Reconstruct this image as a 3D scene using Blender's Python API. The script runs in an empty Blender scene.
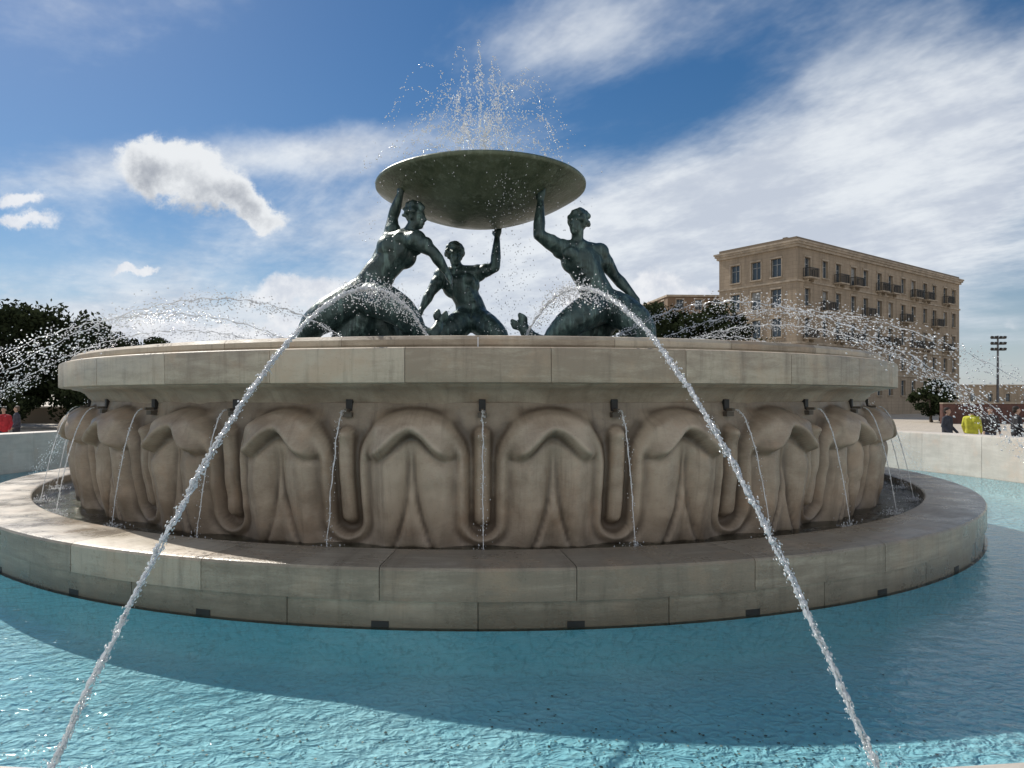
import bpy, math, random
import numpy as np
from mathutils import Vector, Matrix, Euler
from mathutils import noise as mn
from math import sin, cos, pi, radians, sqrt, exp
random.seed(7); rng = np.random.default_rng(7)
SC = bpy.context.scene
COL = SC.collection
EYE = 2.186
SUN_AZ = radians(42); SUN_EL = radians(43)   # sun stands behind-left of the fountain

# ------------------------------------------------------------------ node helpers
class NT:
    def __init__(s, tree): s.t = tree; s.n = tree.nodes; s.l = tree.links
    def put(s, sock, v):
        if v is None: return
        if isinstance(v, bpy.types.NodeSocket): s.l.new(v, sock)
        else:
            if isinstance(v, (tuple, list)) and len(v) == 3 and sock.type == 'RGBA': v = (*v, 1)
            sock.default_value = v
    def m(s, op, a, b=None, c=None, clamp=False):
        n = s.n.new('ShaderNodeMath'); n.operation = op; n.use_clamp = clamp
        s.put(n.inputs[0], a); s.put(n.inputs[1], b)
        if c is not None: s.put(n.inputs[2], c)
        return n.outputs[0]
    def add(s, *a):
        r = a[0]
        for x in a[1:]: r = s.m('ADD', r, x)
        return r
    def mul(s, a, b): return s.m('MULTIPLY', a, b)
    def sstep(s, x, lo, hi, to0=0.0, to1=1.0):
        n = s.n.new('ShaderNodeMapRange'); n.interpolation_type = 'SMOOTHSTEP'
        s.put(n.inputs[0], x); s.put(n.inputs[1], lo); s.put(n.inputs[2], hi)
        s.put(n.inputs[3], to0); s.put(n.inputs[4], to1); return n.outputs[0]
    def mix(s, f, a, b, blend='MIX'):
        n = s.n.new('ShaderNodeMix'); n.data_type = 'RGBA'; n.blend_type = blend
        s.put(n.inputs[0], f); s.put(n.inputs[6], a); s.put(n.inputs[7], b); return n.outputs[2]
    def noise(s, vec, scale, detail=4, rough=.55, dist=0.0, color=False):
        n = s.n.new('ShaderNodeTexNoise'); s.put(n.inputs['Vector'], vec)
        n.inputs['Scale'].default_value = scale; n.inputs['Detail'].default_value = detail
        n.inputs['Roughness'].default_value = rough; n.inputs['Distortion'].default_value = dist
        return n.outputs['Color' if color else 'Fac']
    def xyz(s, x, y, z):
        n = s.n.new('ShaderNodeCombineXYZ'); s.put(n.inputs[0], x); s.put(n.inputs[1], y); s.put(n.inputs[2], z); return n.outputs[0]
    def sep(s, v):
        n = s.n.new('ShaderNodeSeparateXYZ'); s.put(n.inputs[0], v); return n.outputs
    def mapping(s, v, scale=(1,1,1), rot=(0,0,0)):
        n = s.n.new('ShaderNodeMapping'); s.put(n.inputs[0], v); n.inputs[3].default_value = scale; n.inputs[2].default_value = rot; return n.outputs[0]
    def coord(s, which='Object'): return s.n.new('ShaderNodeTexCoord').outputs[which]
    def attr(s, name, out='Fac'):
        n = s.n.new('ShaderNodeAttribute'); n.attribute_name = name; return n.outputs[out]
    def bump(s, h, strength=.3, dist=.02):
        n = s.n.new('ShaderNodeBump'); n.inputs['Strength'].default_value = strength; n.inputs['Distance'].default_value = dist
        s.put(n.inputs['Height'], h); return n.outputs[0]

def new_mat(name):
    m = bpy.data.materials.new(name); m.use_nodes = True
    nt = NT(m.node_tree); bs = m.node_tree.nodes['Principled BSDF']
    return m, nt, bs

def simple(name, col, rough=.7, metal=0, var=.15, scale=3.0, bump=0.0):
    m, nt, bs = new_mat(name)
    n = nt.noise(nt.coord(), scale, 3, .6)
    dark = tuple(c*(1-var*2) for c in col); lite = tuple(min(1, c*(1+var)) for c in col)
    nt.put(bs.inputs['Base Color'], nt.mix(nt.sstep(n, .3, .7), dark, lite))
    bs.inputs['Roughness'].default_value = rough; bs.inputs['Metallic'].default_value = metal
    if bump: nt.put(bs.inputs['Normal'], nt.bump(nt.noise(nt.coord(), scale*8, 3), bump, .02))
    return m

# ------------------------------------------------------------------ materials
def travertine(name, c_lo, c_hi, c_dark, rough=.45, stain=.6, carved=False, wet=None, grain=(.7,4.0), gmix=.38):
    m, nt, bs = new_mat(name)
    uv = nt.coord('UV'); ob = nt.coord('Object')
    band = nt.noise(nt.mapping(uv, (grain[0], grain[1], 1)), 2.4, 5, .68, .5)
    cl = nt.sep(nt.noise(ob, 1.5, 5, .66, 0, True)); cloud = cl[0]; pk = cl[1]
    fine = nt.noise(nt.mapping(uv, (1, 2.0, 1)), 26, 4, .7)
    tint = nt.attr('tint')
    f = nt.add(nt.mul(band, gmix), nt.mul(cloud, .90-gmix), nt.mul(fine, .2), nt.mul(nt.m('SUBTRACT', tint, .5), .26))
    col = nt.mix(nt.sstep(f, .40, .72), c_lo, c_hi)
    col = nt.mix(nt.mul(nt.sstep(pk, .50, .70), .4), col, (c_hi[0]*.95, c_hi[1]*.77, c_hi[2]*.66))
    dr = nt.noise(nt.mapping(uv, (4.2, .35, 1)), 1.6, 5, .68, .15)
    col = nt.mix(nt.mul(nt.sstep(dr, .48, .76), stain), col, c_dark)
    pm = nt.sstep(fine, .60, .72)
    col = nt.mix(nt.mul(pm, .5), col, c_dark)
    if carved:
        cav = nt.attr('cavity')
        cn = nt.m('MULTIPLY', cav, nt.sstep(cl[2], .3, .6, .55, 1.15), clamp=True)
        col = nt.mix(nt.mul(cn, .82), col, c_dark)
    if wet:
        zz = nt.sep(ob)[2]
        wz = nt.sstep(nt.add(zz, nt.mul(nt.m('SUBTRACT', cloud, .5), .35)), wet[0], wet[1], 1.0, 0.0)
        col = nt.mix(nt.mul(wz, .75), col, (c_dark[0]*1.1, c_dark[1]*1.12, c_dark[2]*1.0))
    nt.put(bs.inputs['Base Color'], col)
    nt.put(bs.inputs['Roughness'], nt.sstep(cloud, .3, .7, rough-.12, rough+.18))
    nt.put(bs.inputs['Normal'], nt.bump(fine, .6, .007))
    return m
M_RIM = travertine('stone_rim', (.30,.245,.18), (.53,.465,.36), (.115,.09,.065), .5, .5, gmix=.45)
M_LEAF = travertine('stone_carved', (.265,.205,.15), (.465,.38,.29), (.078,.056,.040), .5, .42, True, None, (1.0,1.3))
M_LEDGE = travertine('stone_ledge', (.24,.20,.15), (.455,.395,.305), (.088,.07,.052), .30, .45, False, (.0,.40), (.6,5.0), .5)
M_CURB = travertine('stone_curb', (.50,.46,.40), (.66,.61,.54), (.32,.28,.24), .5, .25)
M_JOINT = simple('joint_dark', (.05,.043,.035), .9)
M_HOLE = simple('nozzle_dark', (.02,.02,.02), .6)

def bronze(name, a, b, c, metal=.3, r0=.28):
    m, nt, bs = new_mat(name)
    ob = nt.coord()
    n = nt.noise(ob, 2.2, 5, .65, .6)
    st = nt.noise(nt.mapping(ob, (5, 5, .7)), 1.6, 4, .65, .3)
    col = nt.mix(nt.sstep(n, .35, .65), a, b)
    col = nt.mix(nt.mul(nt.sstep(st, .48, .70), .8), col, c)
    nt.put(bs.inputs['Base Color'], col)
    bs.inputs['Metallic'].default_value = metal
    nt.put(bs.inputs['Roughness'], nt.sstep(n, .3, .7, r0, r0+.2))
    nt.put(bs.inputs['Normal'], nt.bump(nt.noise(ob, 14, 4, .65), .4, .03))
    return m
M_BRONZE = bronze('bronze_figure', (.028,.048,.047), (.062,.102,.096), (.15,.235,.215), .3, .26)
M_DISH = bronze('bronze_dish', (.075,.098,.06), (.125,.155,.10), (.19,.23,.17), .15)

def water_mat(name, tint, ripple, scale):
    m = bpy.data.materials.new(name); m.use_nodes = True
    nt = NT(m.node_tree); nt.n.clear()
    out = nt.n.new('ShaderNodeOutputMaterial')
    ob = nt.coord()
    n1 = nt.noise(nt.mapping(ob,(1,1.5,1)), scale, 4, .62, .7)
    nrm = nt.bump(n1, ripple, .05)
    gl = nt.n.new('ShaderNodeBsdfGlossy'); gl.inputs['Roughness'].default_value = .05; nt.put(gl.inputs['Normal'], nrm)
    tr = nt.n.new('ShaderNodeBsdfTransparent'); nt.put(tr.inputs[0], tint)
    fr = nt.n.new('ShaderNodeFresnel'); fr.inputs[0].default_value = 1.33; nt.put(fr.inputs['Normal'], nrm)
    mx = nt.n.new('ShaderNodeMixShader')
    nt.l.new(fr.outputs[0], mx.inputs[0]); nt.l.new(tr.outputs[0], mx.inputs[1]); nt.l.new(gl.outputs[0], mx.inputs[2])
    nt.l.new(mx.outputs[0], out.inputs[0])
    return m
M_WATER = water_mat('pool_water_surface', (.95,.99,1.0), .36, 4.2)
M_WATER2 = water_mat('basin_water_surface', (.82,.9,.87), .8, 6.0)

def jet_mat():
    m = bpy.data.materials.new('jet_water'); m.use_nodes = True
    nt = NT(m.node_tree); nt.n.clear()
    out = nt.n.new('ShaderNodeOutputMaterial')
    d = nt.n.new('ShaderNodeBsdfDiffuse'); d.inputs[0].default_value = (.93,.94,.95,1)
    t = nt.n.new('ShaderNodeBsdfTranslucent'); t.inputs[0].default_value = (.96,.97,.98,1)
    g = nt.n.new('ShaderNodeBsdfGlossy'); g.inputs['Roughness'].default_value = .12
    a = nt.n.new('ShaderNodeMixShader'); a.inputs[0].default_value = .62
    nt.l.new(d.outputs[0], a.inputs[1]); nt.l.new(t.outputs[0], a.inputs[2])
    b = nt.n.new('ShaderNodeMixShader'); b.inputs[0].default_value = .22
    nt.l.new(a.outputs[0], b.inputs[1]); nt.l.new(g.outputs[0], b.inputs[2])
    nt.l.new(b.outputs[0], out.inputs[0]); return m
M_JET = jet_mat()

def floor_mat():
    m, nt, bs = new_mat('pool_floor_paint')
    ob = nt.coord()
    n = nt.noise(ob, .6, 4, .6, .4); n2 = nt.noise(ob, 13, 4, .78)
    col = nt.mix(nt.sstep(n, .3, .7), (.26,.60,.68), (.38,.69,.75))
    col = nt.mix(nt.mul(nt.sstep(n2, .50, .68), .5), col, (.19,.36,.39))
    nt.put(bs.inputs['Base Color'], col); bs.inputs['Roughness'].default_value = .8
    r1 = nt.m('ABSOLUTE', nt.m('SUBTRACT', nt.noise(ob, 8.5, 1, .4, .3), .5))
    r = nt.m('POWER', nt.m('SUBTRACT', 1.0, nt.mul(r1, 4.0), clamp=True), 2.0)
    nt.put(bs.inputs['Normal'], nt.bump(r, .42, .045))
    return m
M_FLOOR = floor_mat()

def ground_mat():
    m, nt, bs = new_mat('paving_stone')
    ob = nt.coord()
    br = nt.n.new('ShaderNodeTexBrick'); nt.put(br.inputs['Vector'], ob)
    br.inputs['Scale'].default_value = 1; br.inputs['Brick Width'].default_value = .9; br.inputs['Row Height'].default_value = .6
    br.inputs['Mortar Size'].default_value = .012
    br.inputs['Color1'].default_value = (.54,.48,.40,1); br.inputs['Color2'].default_value = (.48,.43,.36,1); br.inputs['Mortar'].default_value = (.2,.18,.15,1)
    col = nt.mix(nt.mul(nt.noise(ob, .25, 3, .6), .35), br.outputs[0], (.30,.26,.21))
    nt.put(bs.inputs['Base Color'], col); bs.inputs['Roughness'].default_value = .75
    return m
M_GROUND = ground_mat()

def leaf_mat():
    m = bpy.data.materials.new('foliage'); m.use_nodes = True
    nt = NT(m.node_tree); nt.n.clear(); out = nt.n.new('ShaderNodeOutputMaterial')
    r = nt.attr('tint')
    col = nt.mix(nt.sstep(r, .2, .8), (.016,.022,.012), (.042,.054,.027))
    d = nt.n.new('ShaderNodeBsdfDiffuse'); nt.put(d.inputs[0], col)
    t = nt.n.new('ShaderNodeBsdfTranslucent'); nt.put(t.inputs[0], col)
    a = nt.n.new('ShaderNodeMixShader'); a.inputs[0].default_value = .2
    nt.l.new(d.outputs[0], a.inputs[1]); nt.l.new(t.outputs[0], a.inputs[2]); nt.l.new(a.outputs[0], out.inputs[0])
    return m
M_LEAFAGE = leaf_mat()
M_BARK = simple('bark', (.09,.07,.05), .9, 0, .3, 6, .5)
def wall_mat(name, a, b):
    m, nt, bs = new_mat(name); ob = nt.coord()
    br = nt.n.new('ShaderNodeTexBrick'); nt.put(br.inputs['Vector'], nt.coord('UV'))
    br.inputs['Scale'].default_value = 1; br.inputs['Brick Width'].default_value = .9; br.inputs['Row Height'].default_value = .42
    br.inputs['Mortar Size'].default_value = .012
    br.inputs['Color1'].default_value = (*a,1); br.inputs['Color2'].default_value = (*b,1); br.inputs['Mortar'].default_value = (*[c*.6 for c in b],1)
    st = nt.noise(nt.mapping(ob, (1.2,1.2,.15)), 1.0, 4, .7)
    big = nt.noise(ob, .12, 4, .6)
    col = nt.mix(nt.mul(nt.sstep(st, .42, .72), .6), br.outputs[0], tuple(c*.5 for c in b))
    col = nt.mix(nt.mul(nt.sstep(big, .4, .65), .3), col, tuple(c*.6 for c in a))
    nt.put(bs.inputs['Base Color'], col); bs.inputs['Roughness'].default_value = .85; return m
M_WALL = wall_mat('limestone_wall', (.37,.295,.215), (.335,.265,.19))
M_WALL2 = wall_mat('brown_wall', (.22,.15,.10), (.20,.14,.09))
M_TRIM = simple('limestone_trim', (.38,.315,.24), .8, 0, .14, 1.2)
M_GLASS, _nt, _b = new_mat('window_glass'); 
_nt.put(_b.inputs['Base Color'], _nt.mix(_nt.noise(_nt.coord(), .35, 2), (.02,.03,.04), (.10,.13,.16))); _b.inputs['Roughness'].default_value = .12
M_FRAME = simple('window_frame', (.32,.33,.33), .5)
M_RAIL = simple('iron_railing', (.03,.028,.025), .5)
M_STEEL = simple('galvanised_steel', (.14,.14,.145), .45, .6)
M_REDW = simple('red_brown_wall', (.10,.045,.035), .8)

# ------------------------------------------------------------------ mesh helpers
def mesh_obj(name, verts, faces, mats, parent=None, uvs=None, attrs=None, smooth=True, midx=None):
    me = bpy.data.meshes.new(name)
    if isinstance(verts, np.ndarray): verts = verts.tolist()
    if isinstance(faces, np.ndarray): faces = faces.tolist()
    me.from_pydata(verts, [], faces)
    if not isinstance(mats, (list, tuple)): mats = [mats]
    for m in mats: me.materials.append(m)
    if midx is not None: me.polygons.foreach_set('material_index', list(midx))
    if uvs is not None:
        ul = me.uv_layers.new(name='UVMap')
        vi = np.empty(len(me.loops), dtype=np.int32); me.loops.foreach_get('vertex_index', vi)
        ul.data.foreach_set('uv', np.asarray(uvs, dtype=np.float32)[vi].ravel())
    if attrs:
        for k, a in attrs.items():
            at = me.attributes.new(k, 'FLOAT', 'POINT'); at.data.foreach_set('value', np.asarray(a, dtype=np.float32))
    if smooth: me.polygons.foreach_set('use_smooth', [True]*len(me.polygons))
    me.update()
    ob = bpy.data.objects.new(name, me); COL.objects.link(ob)
    if parent: ob.parent = parent
    return ob
def empty(name, loc=(0,0,0), rz=0):
    e = bpy.data.objects.new(name, None); e.location = loc; e.rotation_euler[2] = rz; COL.objects.link(e); return e
def sharp(ob, ang=35):
    m = ob.modifiers.new('es', 'EDGE_SPLIT'); m.split_angle = radians(ang); return ob
def pol(phi, r, z): return (r*sin(phi), -r*cos(phi), z)

def lathe(name, prof, mat, n=256, parent=None, smooth=True, ang=35):
    V=[];F=[];UV=[]; L=[0]
    for i in range(1,len(prof)): L.append(L[-1]+math.dist(prof[i],prof[i-1]))
    k=len(prof)
    for i in range(n+1):
        a = -pi+2*pi*i/n
        for j,(r,z) in enumerate(prof): V.append(pol(a,r,z)); UV.append((a*prof[0][0] if prof[0][0]>1 else a*3, L[j]))
    for i in range(n):
        for j in range(k-1): F.append((i*k+j,(i+1)*k+j,(i+1)*k+j+1,i*k+j+1))
    o = mesh_obj(name,V,F,mat,parent,UV,{'tint':[.5]*len(V)},smooth)
    if ang: sharp(o, ang)
    return o
def block_ring(name, prof, nb, mat, parent, sub=8, gap=.005, phase=.5, seed=1):
    rr = random.Random(seed)
    V=[];F=[];UV=[];T=[]; k=len(prof); L=[0]
    for i in range(1,k): L.append(L[-1]+math.dist(prof[i],prof[i-1]))
    rm = max(p[0] for p in prof)
    for b in range(nb):
        g = gap/rm; a0=(b+phase)*2*pi/nb-pi+g; a1=(b+1+phase)*2*pi/nb-pi-g
        t = rr.random(); uo = rr.random()*40; base=len(V); dj=(rr.random()-.5)*.004
        for i in range(sub+1):
            a=a0+(a1-a0)*i/sub
            for j,(r,z) in enumerate(prof):
                V.append(pol(a,r+dj,z)); UV.append((a*rm+uo,L[j]+uo*.3)); T.append(t)
        for i in range(sub):
            for j in range(k):
                j2=(j+1)%k
                F.append((base+i*k+j,base+(i+1)*k+j,base+(i+1)*k+j2,base+i*k+j2))
        F.append(tuple(base+j for j in range(k))); F.append(tuple(base+sub*k+j for j in reversed(range(k))))
    o=mesh_obj(name,V,F,mat,parent,UV,{'tint':T},True); sharp(o,30); return o

# ------------------------------------------------------------------ ground and pool
def ring_sheet(name, radii, z, mat, n=128, parent=None):
    V=[];F=[]
    for r in radii:
        for i in range(n): V.append(pol(2*pi*i/n, r, z))
    for j in range(len(radii)-1):
        for i in range(n):
            i2=(i+1)%n
            F.append((j*n+i,(j+1)*n+i,(j+1)*n+i2,j*n+i2)) 
    o = mesh_obj(name,V,F,mat,parent,None,None,False)
    return o
ring_sheet('ground', [14.6, 20, 40, 100, 400, 1500, 4000], .08, M_GROUND)

fountain = empty('triton_fountain')
lathe('pool_floor', [(9.575,-.012),(9.575,-.36),(9.63,-.42),(11,-.42),(12.5,-.42),(14.03,-.42),(14.085,-.36),(14.085,-.012)], M_FLOOR, 192, None, True, 60)
ring_sheet('water', [9.5, 11, 12.5, 14.2], 0.0, M_WATER, 128)
curb = empty('pool_wall')
block_ring('curb_blocks', [(14.72,.0),(14.72,-.5),(14.105,-.5),(14.105,1.10),(14.118,1.135),(14.145,1.146),(14.78,1.146),(14.82,1.13),(14.83,1.10),(14.83,1.0),(14.75,.98)][::-1], 48, M_CURB, curb, 12, .004, .5, 3)
lathe('curb_core', [(14.2,-.5),(14.2,1.08),(14.68,1.08),(14.68,-.2)], M_JOINT, 128, curb, False, None)

V=[];F=[];T=[]
for i in range(2300):
    if i<1700: phi=random.gauss(-.25,.35); r=random.uniform(10.6,13.9)
    else: phi=random.gauss(.12,.12); r=random.gauss(11.5,.6)
    r=min(max(r,9.7),14.0)
    s=random.uniform(.004,.012)*(1.25 if i>2100 else 1); a=random.uniform(0,pi); x,y,_=pol(phi,r,0)
    z=-.415+random.uniform(0,.004); b=len(V)
    for dx,dy in ((-1,-.6),(.2,-1),(1,0),(.5,.9),(-.7,.7)):
        V.append((x+s*(dx*cos(a)-dy*sin(a)), y+s*(dx*sin(a)+dy*cos(a)), z+random.uniform(0,.004)))
        T.append(0 if i>1500 else random.choice([0,.5,1]))
    F.append(tuple(range(b,b+5)))
mdb, nt, bs = new_mat('debris')
nt.put(bs.inputs['Base Color'], nt.mix(nt.attr('tint'), (.04,.07,.07), (.5,.48,.38)))
mesh_obj('pool_debris',V,F,mdb,None,None,{'tint':T},False)

# ------------------------------------------------------------------ lower ledge basin
block_ring('ledge_blocks', [(8.76,.30),(8.76,.565),(8.775,.58),(8.80,.586),(9.52,.586),(9.555,.575),(9.57,.55),(9.57,.262),(9.5,.262)], 32, M_LEDGE, fountain, 8, .004, .5, 5)
block_ring('ledge_base_course', [(8.9,.255),(9.535,.255),(9.535,-.5),(8.9,-.5)][::-1], 32, M_LEDGE, fountain, 8, .004, 1.0, 6)
lathe('ledge_core', [(8.85,-.5),(8.85,.54),(9.48,.54),(9.48,-.5)], M_JOINT, 192, fountain, False, None)
ring_sheet('trough_water', [7.2,8.2,8.80], .45, M_WATER2, 128, fountain)
ring_sheet('trough_floor', [7.2,8.2,8.80], .25, M_LEDGE, 128, fountain)
V=[];F=[]
def add_box(V,F,c,ax,ay,az,hx,hy,hz):
    b=len(V)
    for sx in(-1,1):
        for sy in(-1,1):
            for sz in(-1,1):
                V.append(tuple(Vector(c)+Vector(ax)*hx*sx+Vector(ay)*hy*sy+Vector(az)*hz*sz))
    for f in((0,1,3,2),(4,6,7,5),(0,4,5,1),(2,3,7,6),(0,2,6,4),(1,5,7,3)): F.append(tuple(b+i for i in f))
for k in range(32):
    a=(k+.5)*2*pi/32; c=pol(a,9.50,.03); er=pol(a,1,0); et=(cos(a),sin(a),0)
    add_box(V,F,c,et,er,(0,0,1),.085,.038,.03)
mesh_obj('waterline_outlets',V,F,M_HOLE,fountain,None,None,False)

# ------------------------------------------------------------------ carved leaf drum
NLF=31; PH0=.0063
def sm(x,lo,hi):
    t=np.clip((x-lo)/(hi-lo),0,1); return t*t*(3-2*t)
NU=64; NV=120; NW=NLF
H_=1.76; Z0=.37
cols=NU*NW
phi=(np.arange(cols)/NU)*(2*pi/NW)+PH0
nn=np.abs(((np.arange(cols)/NU)+.5)%1.0-.5)
mm=nn*1.62; xx=(.5-nn)*1.62
vv=np.linspace(0,1,NV); yy=vv*H_
X,Y=np.meshgrid(xx,yy); Mx,_=np.meshgrid(mm,yy)
rb=np.interp(yy,[0,.2,.5,.85,1.2,1.5,1.66,1.76],[7.80,7.83,7.89,7.94,7.96,7.95,7.92,7.90])
d_body=.665-X+0*Y
q=np.sqrt((X/.665)**2+(np.maximum(Y-1.08,0)/.62)**2)
d_top=(1-q)*.60
d_bot=np.sqrt(Mx**2+(Y-.36)**2)-.145
d=np.where(Y>1.08,d_top,np.where(Y<.36,d_bot,d_body))
h=.18*sm(d,-.012,.085)
h+= .02*np.exp(-((d-.07)/.04)**2)*(1-sm(Y,1.2,1.5))
h-= .045*np.exp(-((d-.155)/.045)**2)*(1-sm(Y,1.05,1.4))
inside=sm(d,.1,.26)
h+= inside*.13*np.exp(-((X-.27)/.18)**2)*(1-.35*sm(Y,.9,1.3))
wmid=.010+.23*np.clip(1-Y/1.12,0,1)**2.1
yfade=1-sm(Y,1.0,1.30)
h-= .060*np.exp(-((X-wmid-.022)/.030)**2)*yfade
h+= .045*(1-sm(X-wmid,-.03,.0))*yfade*sm(Y,0,.1)*np.clip(wmid/.05,0,1)
for k,off in enumerate((.17,.30,.42)):
    xc=off*(.50+.50*np.sin(np.clip(Y/1.25,0,1)*pi*.6+.2))+.05
    h-= (.018,.026,.018)[k]*np.exp(-((X-xc)/.02)**2)*sm(d,.08,.16)*(1-sm(Y,.85,1.15))
lipy=1.27+.12*np.cos(X*8.0)-.25*X**2
tipw=1-sm(X,.36,.56)
h+= .14*sm(Y,lipy-.04,lipy+.06)*(1-sm(Y,1.48,1.70))*tipw
h+= .05*np.exp(-((Y-lipy-.09)/.06)**2)*tipw
h-= .035*np.exp(-((Y-lipy+.045)/.05)**2)*tipw
h-= .025*np.exp(-(X/.035)**2)*sm(Y,lipy,lipy+.05)*(1-sm(Y,1.45,1.6))
dn=np.where(Y<.40,.108-np.sqrt(Mx**2+(Y-.40)**2),np.where(Y>1.36,.108-np.sqrt(Mx**2+(Y-1.36)**2*.8),.108-Mx))
nar=(d<.01)
h+= np.where(nar,.15*sm(dn,-.012,.06),0)
h-= np.where(nar,.04*np.exp(-(Mx/.018)**2)*sm(dn,.02,.08)*(1-sm(Y,1.2,1.3)),0)
h+= np.where(nar,.05*np.exp(-((Y-1.38)/.07)**2)*np.exp(-(Mx/.09)**4),0)
h*= 1-sm(Y,1.69,1.745)
Rr=rb[:,None]+h
Zg=Z0+Y
PH=np.tile(phi,(NV,1))
nz=np.zeros((NV//2,cols//2))
for i in range(0,NV,2):
    for j in range(0,cols,2):
        a=phi[j]
        nz[i//2,j//2]=mn.noise((9*sin(a)*1.2,9*cos(a)*1.2,yy[i]*1.6))*.040+mn.noise((9*sin(a)*5,9*cos(a)*5,yy[i]*5))*.018
Rr=Rr+np.kron(nz,np.ones((2,2)))
def blur(A,k):
    B=A.copy()
    for _ in range(k):
        B=(B+np.roll(B,1,1)+np.roll(B,-1,1))/3
        B[1:-1]=(B[1:-1]+B[:-2]+B[2:])/3
    return B
Rr=blur(Rr,1)
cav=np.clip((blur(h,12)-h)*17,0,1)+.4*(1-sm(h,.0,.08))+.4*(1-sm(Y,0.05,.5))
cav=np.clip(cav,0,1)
verts=np.stack([Rr*np.sin(PH),-Rr*np.cos(PH),Zg],-1).reshape(-1,3)
idx=np.arange(NV*cols).reshape(NV,cols)
nx=np.roll(idx,-1,1)
faces=np.stack([idx[:-1],nx[:-1],nx[1:],idx[1:]],-1).reshape(-1,4)
uvs=np.stack([PH*8,Zg],-1).reshape(-1,2)
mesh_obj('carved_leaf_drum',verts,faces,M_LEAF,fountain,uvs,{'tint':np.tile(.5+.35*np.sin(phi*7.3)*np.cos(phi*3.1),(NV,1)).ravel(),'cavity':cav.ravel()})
lathe('drum_neck',[(7.88,2.10),(7.90,2.14),(7.93,2.18),(7.98,2.25),(8.06,2.30),(8.18,2.325),(8.20,2.353)],M_LEAF,256,fountain,True,None)
V=[];F=[]
for k in range(NLF):
    a=k*2*pi/NLF+PH0; er=pol(a,1,0); et=(cos(a),sin(a),0)
    add_box(V,F,pol(a,7.91,2.10),et,er,(0,0,1),.04,.035,.07)
mesh_obj('nozzle_niches',V,F,M_HOLE,fountain,None,None,False)
V=[];F=[]
for k in range(NLF):
    a=k*2*pi/NLF+PH0; et=(cos(a),sin(a),0)
    add_box(V,F,pol(a,7.95,1.985),et,pol(a,1,0),(0,0,1),.055,.06,.03)
    add_box(V,F,pol(a,7.99,2.04),et,pol(a,1,0),(0,0,1),.018,.07,.018)
mesh_obj('nozzle_brackets',V,F,simple('lead_bracket',(.11,.09,.07),.7),fountain,None,None,False)
block_ring('rim_blocks',[(7.55,2.353),(8.36,2.353),(8.38,2.362),(8.384,2.38),(8.384,2.725),(8.37,2.75),(8.34,2.762),(7.55,2.765)][::-1],32,M_RIM,fountain,8,.0035,.5,9)
block_ring('rim_cap',[(7.62,2.77),(8.17,2.77),(8.19,2.80),(8.19,2.86),(8.15,2.90),(8.05,2.915),(7.62,2.90)][::-1],32,M_RIM,fountain,8,.003,1.0,11)
lathe('rim_core',[(7.5,2.0),(7.5,2.36),(8.33,2.36),(8.33,2.72),(7.65,2.73),(7.65,2.5),(6.9,2.0),(0.02,2.0)],M_JOINT,192,fountain,False,None)
ring_sheet('upper_basin_water',[.05,3,5.5,7.63],2.74,M_WATER2,128,fountain)
lathe('pedestal',[(3.4,2.0),(3.4,2.9),(3.1,3.05),(2.6,3.15),(1.2,3.3),(.02,3.35)],M_BRONZE,64,fountain)

# ------------------------------------------------------------------ bronze dish
prof=[]
for i in range(25):
    r=2.38*i/24; prof.append((max(r,.001),6.24+.80*(r/2.44)**2.0))
prof+=[(2.41,7.02),(2.44,7.05),(2.445,7.10),(2.42,7.13),(2.36,7.13),(2.28,7.08),(1.5,6.78),(.5,6.62),(.12,6.60),(.12,7.2),(.08,7.25),(.001,7.25)]
dish=lathe('bronze_dish',prof,M_DISH,128,fountain,True,40); dish.location.x=.06

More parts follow.
